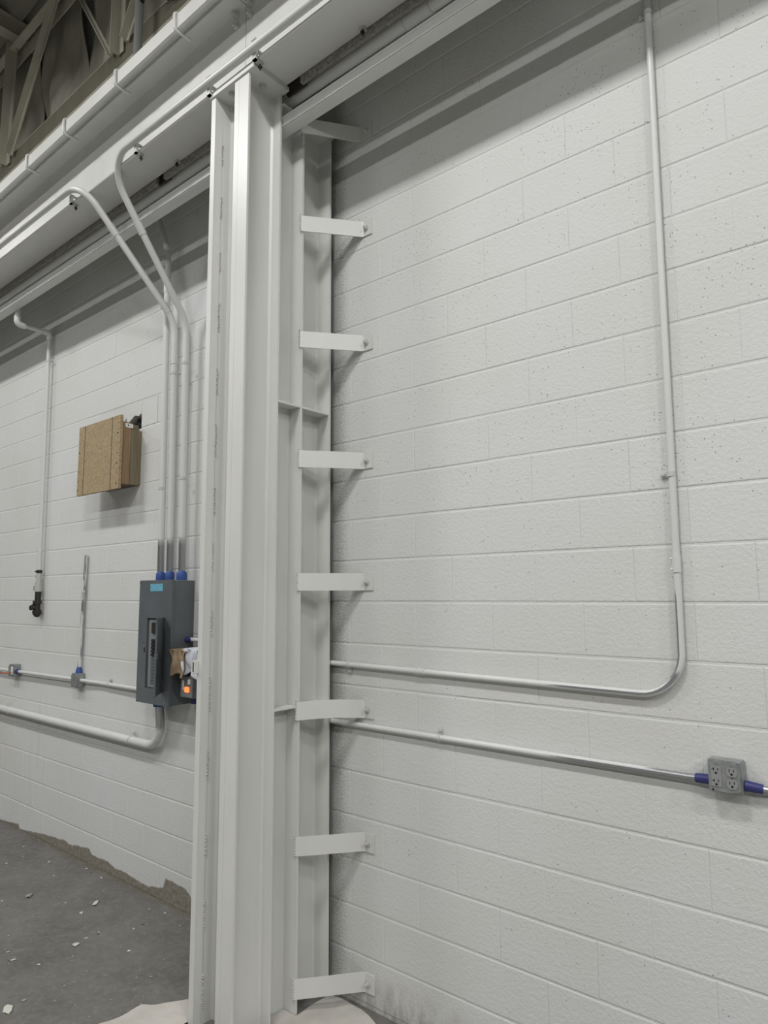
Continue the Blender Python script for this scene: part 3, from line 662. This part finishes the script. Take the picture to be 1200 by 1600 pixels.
for zc in (1.2885, 1.2505):
    mb = MB(); P = []
    for k in range(24):
        a = 2*PI*k/24; P.append((1.728+0.017*math.cos(a), zc+max(-0.0142, min(0.0142, 0.017*math.sin(a)))))
    mb.prism(P, yf-.003, yf+.001, axis='y'); o2 = mb.build('round_receptacle', M['plastic'], e)
    mb = MB(); slots(mb, 1.728, yf-.0031, zc); mb.build('socket_slots', M['black'], o2)['kind'] = 'stuff'
mb = MB(); mb.cyl((1.728,yf+.001,1.2695), (1.728,yf-.001,1.2695), 0.002, 8); mb.cyl((1.668,yf+.001,1.227), (1.668,yf-.001,1.227), 0.004, 8); mb.cyl((1.745,-0.0535,1.312), (1.745,-0.0548,1.312), 0.004, 8); mb.build('screw_hole', M['black'], e)['kind'] = 'stuff'
e = square_box(-2.735, 1.25, 0.100, 0.055, 'small plain grey junction box under the open conduit stub, left wall')
e = square_box(-3.855, 1.25, 0.100, 0.055, 'small grey outlet box with orange cord plugged in, far left wall', 'outlets')
for xx in (-3.882, -3.830):
    mb = MB(); mb.box(xx-.017, xx+.017, -0.064, -0.059, 1.217, 1.283, 0, .0015); mb.build('receptacle', M['white'] if xx > -3.85 else M['plastic'], e)
cd_ = fillet([(-3.83,-0.062,1.235), (-3.84,-0.14,1.235), (-4.02,-0.17,1.225), (-4.13,-0.15,1.13), (-4.25,-0.12,0.9), (-4.3,-0.10,0.5), (-4.32,-0.1,0.0)], 0.06, 5)
mb = MB(); mb.tube(cd_, 0.005, 8); o = mb.build('extension_cord', M['cord'], None, smooth=True); tag(o, 'orange extension cord plugged into the far left outlet box', 'cord')

# ------------------------------------------------------------------ electrical panel
e = empty('breaker_panel', (-1.50, -0.075, 1.21), 'tall dark grey breaker panel with its small door hanging open', 'electrical panel')
px0, px1, pz0, pz1, pd = -1.695, -1.330, 1.208, 1.962, -0.148
mb = MB(); mb.box(px0+.004, px1-.004, pd, -0.0015, pz0+.004, pz1-.004, 0, 0.002); mb.build('enclosure', M['panel'], e)
ox0, ox1, oz0, oz1 = -1.598, -1.405, 1.300, 1.728
mb = MB()
for a in ((px0,ox0,pz0,pz1), (ox1,px1,pz0,pz1), (ox0,ox1,pz0,oz0), (ox0,ox1,oz1,pz1)): mb.box(a[0], a[1], pd-0.016, pd-0.0003, a[2], a[3])
mb.build('trim_cover', M['panel'], e)
mb = MB(); mb.box(ox0+.012, ox1-.012, pd-.006, pd-.0003, oz0+.006, oz1-.01); df = mb.build('dead_front', M['deadfront'], e)
mb = MB(); mb.box(-1.545, -1.478, pd-.016, pd-.006, 1.635, 1.70, 0, .002); mb.build('main_breaker', M['dark'], df)
zq = 1.600
for k in range(5):
    mb = MB(); mb.box(-1.545, -1.495+0.006*(k % 2), pd-.016, pd-.006, zq-.019, zq-.002, 0, .0015); mb.build('breaker', M['black'], df); zq -= 0.0215
zq -= 0.004
for k in range(8):
    mb = MB(); mb.box(-1.550, -1.490, pd-.010, pd-.006, zq-.018, zq-.002, 0, .001); mb.build('blank_filler', M['panel'], df); zq -= 0.0205
hx, hy, dw = ox1+.004, pd-.017, 0.190; dx, dy_ = 0.72, -0.69
R = Matrix.Translation((hx, hy, 0)) @ Matrix.Rotation(math.atan2(dy_, dx), 4, 'Z')
mb = MB(); mb.box(0, dw, -.0015, .0015, oz0-.012, oz1+.006, 0, 0.0, R); mb.box(0, dw, -.009, .001, oz1+.003, oz1+.006, 0, 0, R); mb.box(0, dw, -.009, .001, oz0-.012, oz0-.009, 0, 0, R); mb.box(dw-.003, dw, -.009, .001, oz0-.012, oz1+.006, 0, 0, R)
dr = mb.build('door', M['panel'], e)
mb = MB(); mb.box(dw-.03, dw-.008, -.013, .004, 1.50, 1.535, 0, .002, R); mb.build('latch', M['bare'], dr)
for z in (1.33, 1.69): 
    mb = MB(); mb.cyl((hx,hy,z-.02), (hx,hy,z+.02), 0.004, 8); mb.build('hinge', M['bare'], dr)
mb = MB()
for (x, z) in ((px0+.01,pz1-.012),(px0+.01,pz0+.012),(px1-.01,pz1-.012),(px1-.045,pz0+.014),(px0+.01,1.60),(ox0-.03,1.58)): mb.cyl((x,pd-.016,z), (x,pd-.0195,z), 0.005, 10)
mb.build('cover_screw', M['bare'], e)['kind'] = 'stuff'
mb = MB(); mb.box(ox0-.022, ox0-.012, pd-.018, pd-.0155, 1.515, 1.545, 0); mb.build('keeper_slot', M['black'], e)
mb = MB(); mb.box(-1.570, -1.430, pd-.0172, pd-.0162, 1.893, 1.939); mb.build('sticker', M['sticker'], e, origin=(-1.5, pd-.017, 1.893))['label'] = 'light blue sticker'
mb = MB(); mb.box(-1.745, -1.694, -0.10, -0.0015, 1.268, 1.390, 0, .002); mb.build('side_box', M['box'], e)
# switch box beside the panel, orange pilot light
e = empty('switch_box', (-1.19, -0.07, 1.27), 'small grey switch box with glowing orange light, beside the breaker panel', 'electrical box')
mb = MB(); mb.box(-1.255, -1.125, -0.135, -0.0015, 1.270, 1.400, 0, .003); mb.build('box_body', M['box'] if False else M['panel'], e)
mb = MB(); mb.box(-1.245, -1.130, -0.141, -0.1352, 1.275, 1.395, 0, .002); mb.build('cover_plate', M['box'], e)
mb = MB(); mb.box(-1.170, -1.145, -0.147, -0.141, 1.350, 1.380, 0, .002); mb.build('white_switch', M['white'], e); mb = MB(); mb.box(-1.225, -1.210, -0.144, -0.141, 1.315, 1.370, 0, .001); mb.build('white_strip', M['white'], e)
mb = MB(); mb.box(-1.200, -1.155, -0.149, -0.141, 1.303, 1.336, 0, .004); mb.build('pilot_light', M['glow'], e)['label'] = 'glowing orange pilot light'
mb = MB(); mb.tube([(-1.20,-.07,1.23),(-1.20,-.07,1.271)], .025, 12); mb.build('masking_tape', M['navy'], e, smooth=True)
# rag and brown paper draped over the box above the switch box
e = empty('rag_bundle', (-1.20, -0.10, 1.40), 'crumpled brown paper and white rag draped over a small box beside the panel', 'rag')
mb = MB(); mb.box(-1.22, -1.10, -0.11, -0.0015, 1.425, 1.530, 0, .004); mb.build('covered_box', M['box'], e)
def drape(x0, x1, seed, mt, name, zt=1.545, yb=-0.135, drop=0.13):
    rr = random.Random(seed); NU, NV = 22, 26; vs = []; ph = [rr.uniform(0, 6.28) for _ in range(6)]
    for i in range(NU+1):
        u = i/NU; x = x0+(x1-x0)*u
        for j in range(NV+1):
            v = j/NV; L = v*(0.13+drop)
            if L < 0.10: y, z = -0.04+(L/0.10)*(yb+0.04), zt
            else: y, z = yb, zt-(L-0.10)
            k = min(1, max(0, (L-0.07)/0.06)); 
            f = 0.012*math.sin(u*9+ph[0]+2*v)+0.007*math.sin(u*21+ph[1]-5*v)+0.005*math.sin(u*4+13*v+ph[2])
            z += 0.006*math.sin(u*11+ph[3])*(1-k)+(0.03*math.sin(u*5+ph[4])+0.012*math.sin(u*17+ph[5]))*max(0, v-0.45)
            vs.append((x+0.02*math.sin(v*5+ph[5])*v, min(y+f*k, -0.115-0.001*0 if k > .5 else y), z-abs(0.012*math.sin(u*3.1))*0))
    fs = [(i*(NV+1)+j, (i+1)*(NV+1)+j, (i+1)*(NV+1)+j+1, i*(NV+1)+j+1) for i in range(NU) for j in range(NV)]
    mb = MB(); mb.add(vs, fs); o = mb.build(name, mt, e, smooth=True)
    so = o.modifiers.new('thick', 'SOLIDIFY'); so.thickness = 0.0015; return o
drape(-1.315, -1.150, 2, M['brown'], 'brown_paper', 1.545, -0.185, 0.125); drape(-1.19, -1.050, 9, M['cloth'], 'white_cloth', 1.556, -0.165, 0.12)

# ------------------------------------------------------------------ boarded opening
e = empty('boarded_opening', (-2.3, 0, 2.60), 'wooden box faced with OSB boarding up a hole in the wall', 'wooden box')
y0 = -0.155
mb = MB(); mb.box(-2.592, -2.000, y0-.020, y0, 2.592, 3.105, 0, .001); o = mb.build('osb_panel', M['osb'], e, origin=(-2.592, y0, 2.592)); o['label'] = 'OSB front panel'
for xx in (-2.500, -2.110):
    mb = MB(); mb.box(xx-.003, xx+.003, y0-.0206, y0-.0199, 2.593, 3.104); mb.build('chalk_line', M['dark'], o)
mb = MB(); rr = random.Random(4)
for xx in (-2.57, -2.03):
    for k in range(7): mb.cyl((xx+rr.uniform(-.01,.01), y0-.0195, 2.63+k*.07), (xx+rr.uniform(-.01,.01), y0-.0212, 2.63+k*.07), 0.0035, 6)
mb.build('screw', M['dark'], o)['kind'] = 'stuff'
mb = MB(); mb.box(-2.062, -2.024, y0+.001, y0+.072, 2.632, 3.068, 0, .001); mb.build('side_board', M['ply1'], e)
mb = MB(); mb.box(-2.060, -2.022, y0+.073, 0.04, 2.632, 3.02, 0, .001); mb.build('side_board', M['ply2'], e)
mb = MB(); mb.box(-2.46, -2.063, y0+.001, -0.002, 2.632, 2.670, 0, .001); mb.build('bottom_board', M['ply3'], e)
mb = MB(); mb.box(-2.46, -2.063, y0+.001, -0.002, 3.030, 3.068, 0, .001); mb.build('top_board', M['ply2'], e)
mb = MB(); mb.box(-2.46, -2.42, y0+.001, -0.002, 2.671, 3.029, 0, .001); mb.build('side_board', M['ply2'], e)
mb = MB(); mb.box(-2.0235, -2.0225, y0+.030, y0+.085, 3.030, 3.058); lb = mb.build('paper_tag', M['white'], e); lb['label'] = 'small white tag'
mb = MB(); mb.box(-2.0227, -2.0220, y0+.045, y0+.055, 3.040, 3.050); mb.box(-2.0227, -2.0220, y0+.062, y0+.072, 3.043, 3.046); mb.build('tag_print', M['dark'], lb)['kind'] = 'stuff'
mb = MB(); rr = random.Random(8)
for k in range(34):
    x = rr.uniform(-2.26, -2.045); z = rr.uniform(3.035, 3.155); r_ = rr.uniform(.008, .02)
    c = Vector((x, 0.05+rr.uniform(-.02,.03), z)); mb.tube([c-Vector((r_,0,0)), c, c+Vector((r_,0,rr.uniform(-.01,.01)))], r_, 5, radii=[r_*.3, r_, r_*.4])
o = mb.build('broken_block_rubble', M['dark'], None); tag(o, 'dark broken masonry in the hole above the boarded box', 'rubble', kind='stuff')

# ------------------------------------------------------------------ roof joist, insulation, roof beams above the crane beam
def L_angle(mb, x0, x1, y, z0, z1, leg, up_):
    t = 0.008
    if up_: mb.box(x0, x1, y-t/2, y+t/2, z0, z1); mb.box(x0, x1, y-leg, y, z0-t, z0)
    else: mb.box(x0, x1, y-t/2, y+t/2, z0, z1); mb.box(x0, x1, y-leg, y, z1, z1+t)
e = empty('roof_joist', (-2.85, -0.30, 5.60), 'grey open-web roof joist running above and behind the crane beam', 'joist')
mb = MB(); mb.box(-9, 3, -0.304, -0.296, 5.63, 5.775); mb.box(-9, 3, -0.306, -0.296, 5.775, 5.781, 1); mb.box(-9, 3, -0.304, -0.27, 5.60, 5.628, 1); mb.build('bottom_chord', [M['chord'], M['truss']], e)
mb = MB(); mb.box(-9, 3, -0.305, -0.295, 6.82, 6.95); mb.box(-9, 3, -0.36, -0.295, 6.812, 6.82); mb.box(-9, 3, -0.27, -0.262, 6.70, 6.83); mb.build('top_chord', M['truss'], e)
def strut(a, b_, w=0.05, name='web_member'):
    a, b_ = Vector(a), Vector(b_); d = b_-a; L = d.length
    Mx = Matrix.Translation(a) @ Vector((0,0,1)).rotation_difference(d).to_matrix().to_4x4()
    mb = MB(); mb.box(-w/2, w/2, -.004, .004, 0, L, 0, 0, Mx); mb.box(-w/2, -w/2+.007, -w*.9, 0, 0, L, 0, 0, Mx); mb.build(name, M['truss'], e)
for x in (-7.6, -5.75, -3.9, -1.95, -0.1, 1.75): strut((x, -0.315, 5.70), (x+.01, -0.315, 6.88), 0.075)
for x in (-7.6, -5.75, -3.9, -1.95, -0.1, 1.75):
    strut((x+.10, -0.325, 5.74), (x+.92, -0.325, 6.85), 0.055); strut((x-.10, -0.335, 5.74), (x-.85, -0.335, 6.85), 0.030)
# roof purlins, seat angles
for k, (x, lab) in enumerate(((-6.4, None), (-3.98, 'grey roof purlin crossing above the left end of the joist'), (-1.5, None), (1.0, None))):
    mb = MB(); mb.prism([(x-.06,6.99),(x+.06,6.99),(x+.06,7.0),(x+.006,7.0),(x+.006,7.145),(x+.06,7.145),(x+.06,7.155),(x-.06,7.155),(x-.06,7.145),(x-.006,7.145),(x-.006,7.0),(x-.06,7.0)], -6.0, -0.02, axis='y')
    if lab: tag(mb.build('roof_purlin', M['truss']), lab, 'beam')
# wrinkled insulation sheet hung down the top of the wall, in widths with open seams
def sheet(x0, x1, seed):
    rr = random.Random(seed); NU, NV = 46, 40; vs = []; ph = [rr.uniform(0, 6.28) for _ in range(8)]
    for i in range(NU+1):
        for j in range(NV+1):
            u, v = i/NU, j/NV; x = x0+(x1-x0)*u; z = 4.80+2.29*v  # lower edge brought down to cut light bouncing under the beam
            w_ = 0.026*math.sin(u*7+v*4+ph[0])+0.018*math.sin(u*13-v*9+ph[1])+0.014*math.sin(u*4+v*16+ph[2])+0.006*math.sin(u*31+v*9+ph[3])
            edge = min(u, 1-u)*(x1-x0); curl = 0.05*math.exp(-edge/0.05)*math.sin(v*9+ph[4])
            x += 0.014*math.sin(v*8+ph[5 if u < .5 else 6])*(1 if edge < .15 else 0.3)
            vs.append((x, -0.095+w_+curl*0.5, z))
    mb = MB(); mb.add(vs, [(i*(NV+1)+j, (i+1)*(NV+1)+j, (i+1)*(NV+1)+j+1, i*(NV+1)+j+1) for i in range(NU) for j in range(NV)])
    return mb
XS = [-8.0, -6.4, -5.05, -3.80, -2.93, -2.0, -0.6, 1.0, 2.6]  # last width is unseen, added to darken the wall under the beam
names = ['wrinkled grey insulation sheet at the far left end of the upper wall', 'second wrinkled grey insulation sheet from the far left end of the wall', 'far left width of wrinkled grey insulation sheet hung high on the wall', 'wrinkled grey insulation sheet between the joist vertical and the diagonal',
         'wrinkled grey insulation sheet in the middle bay of the joist', 'wrinkled grey insulation sheet behind the right-hand joist vertical', 'wrinkled grey insulation sheet high above the column', 'unseen grey sheet added above the right bay to darken the wall below']
for k in range(len(XS)-1):
    o = sheet(XS[k]+0.03, XS[k+1]-0.03, 20+k).build('insulation_sheet', M['insul'], None, smooth=True)
    o.modifiers.new('thick', 'SOLIDIFY').thickness = 0.006; tag(o, names[k], 'insulation', 'insulation sheets on the upper wall')
e = empty('vertical_pipe', (-1.55, -0.40, 5.03), 'grey vertical pipe dropping behind the crane beam, near the right joist vertical', 'pipe')
mb = MB(); mb.cyl((-1.56,-0.40,5.0), (-1.56,-0.40,7.1), 0.028, 14); mb.build('pipe', M['drab'], e, smooth=True)
mb = MB(); mb.cyl((-1.53,-0.40,5.80), (-1.30,-0.36,5.74), 0.005, 8); hexbolt(mb, (-1.53,-.40,5.80), (-1,0,0), .012, .01); mb.box(-1.32,-1.27,-.39,-.33,5.71,5.78,0,.003); mb.build('stay_clamp', M['dark'], e)

# ------------------------------------------------------------------ floor: paper sheets, chips
def paper(poly, name, label, seed, amp=0.006):
    rr = random.Random(seed); bm = bmesh.new(); vs = [bm.verts.new((x, y, 0)) for x, y in poly]; bm.faces.new(vs)
    bmesh.ops.triangulate(bm, faces=bm.faces[:])
    for _ in range(4): bmesh.ops.subdivide_edges(bm, edges=bm.edges[:], cuts=1, use_grid_fill=False); bmesh.ops.triangulate(bm, faces=bm.faces[:])
    a = [rr.uniform(0, 6.28) for _ in range(4)]
    for v in bm.verts:
        x, y = v.co.x, v.co.y
        h = amp*(abs(math.sin(x*9+y*14+a[0]))**3+0.6*abs(math.sin(x*17-y*11+a[1]))**4+0.3*math.sin(x*41+y*33+a[2])+0.4)
        v.co.z = FZ+0.002+max(0, h)
    bm.verts.index_update(); mb = MB(); mb.add([v.co for v in bm.verts], [[v.index for v in f.verts] for f in bm.faces]); bm.free()
    o = mb.build(name, M['paper'], None); o.modifiers.new('t', 'SOLIDIFY').thickness = 0.001; return tag(o, label, 'paper')
paper([(-0.73,-1.0),(-0.70,-0.66),(-0.58,-0.50),(-0.43,-0.36),(-0.43,-1.35),(-0.62,-1.2)], 'floor_paper', 'crumpled paper sheet on the floor left of the crane column', 3)
paper([(-0.112,-0.80),(-0.112,-0.392),(-0.186,-0.388),(-0.186,-0.256),(-0.104,-0.254),(-0.104,-0.033),(0.09,-0.03),(0.18,-0.055),(0.30,-0.10),(0.42,-0.20),(0.60,-0.50),(0.35,-0.9)], 'floor_paper', 'crumpled paper sheet on the floor between the columns and the wall', 6, 0.0045)
def chip(x, y, r, seed, mt, flat=0.35, stretch=1.0):
    rr = random.Random(seed); bm = bmesh.new(); bmesh.ops.create_icosphere(bm, subdivisions=1, radius=r)
    an = rr.uniform(0, PI)
    for v in bm.verts:
        k = rr.uniform(.6, 1.15); v.co = Vector((v.co.x*k*stretch, v.co.y*k/ stretch**.5, v.co.z*flat*k))
    bm.transform(Matrix.Rotation(an, 4, 'Z')); zmin = min(v.co.z for v in bm.verts)
    bm.transform(Matrix.Translation((x, y, FZ-zmin-0.0003))); bm.verts.index_update()
    mb = MB(); mb.add([v.co for v in bm.verts], [[v.index for v in f.verts] for f in bm.faces]); bm.free(); return mb.build('plaster_chip', mt)
M['chip'] = mat('pale_plaster', (0.55, 0.55, 0.50), 0.8); M['chipg'] = mat('grey_mortar', (0.30, 0.30, 0.28), 0.8)
for (x, y, r_, mt, st, lab) in ((-1.16,-1.06,.030,'chip',1.5,'pale yellowish plaster flake at the bottom left of the floor'), (-1.50,-0.58,.022,'chip',1.1,'round pale mortar lump in the middle of the floor'),
        (-1.91,-0.26,.024,'chip',2.0,'long white plaster sliver on the floor, upper middle'), (-2.33,-0.48,.024,'chipg',1.4,'grey mortar chip near the left edge of the floor')):
    o = chip(x, y, r_, int(abs(x)*100), M[mt], 0.2 if mt == 'chip' else .4, st); tag(o, lab, 'debris')
small = [(-3.27,-.13),(-2.48,-.03),(-2.26,-.04),(-1.58,-.09),(-1.85,-.38),(-1.46,-.06),(-1.43,-.28),(-.90,-.49),(-.95,-.54),(-1.45,-.80),(-1.89,-.77),(-1.53,-.51),(-1.26,-.09),(-1.22,-.43)]
rr = random.Random(12)
for k in range(18): small.append((rr.uniform(-3.2, -0.8), rr.uniform(-1.0, -0.05)))
for k, (x, y) in enumerate(small):
    o = chip(x, y, rr.uniform(.006, .012), 50+k, M['chip'] if rr.random() < .75 else M['chipg'], .3, rr.uniform(1, 1.6)); o.name = 'plaster_crumb'
    tag(o, 'tiny plaster crumb scattered on the concrete floor', 'debris', 'small plaster crumbs on the floor')
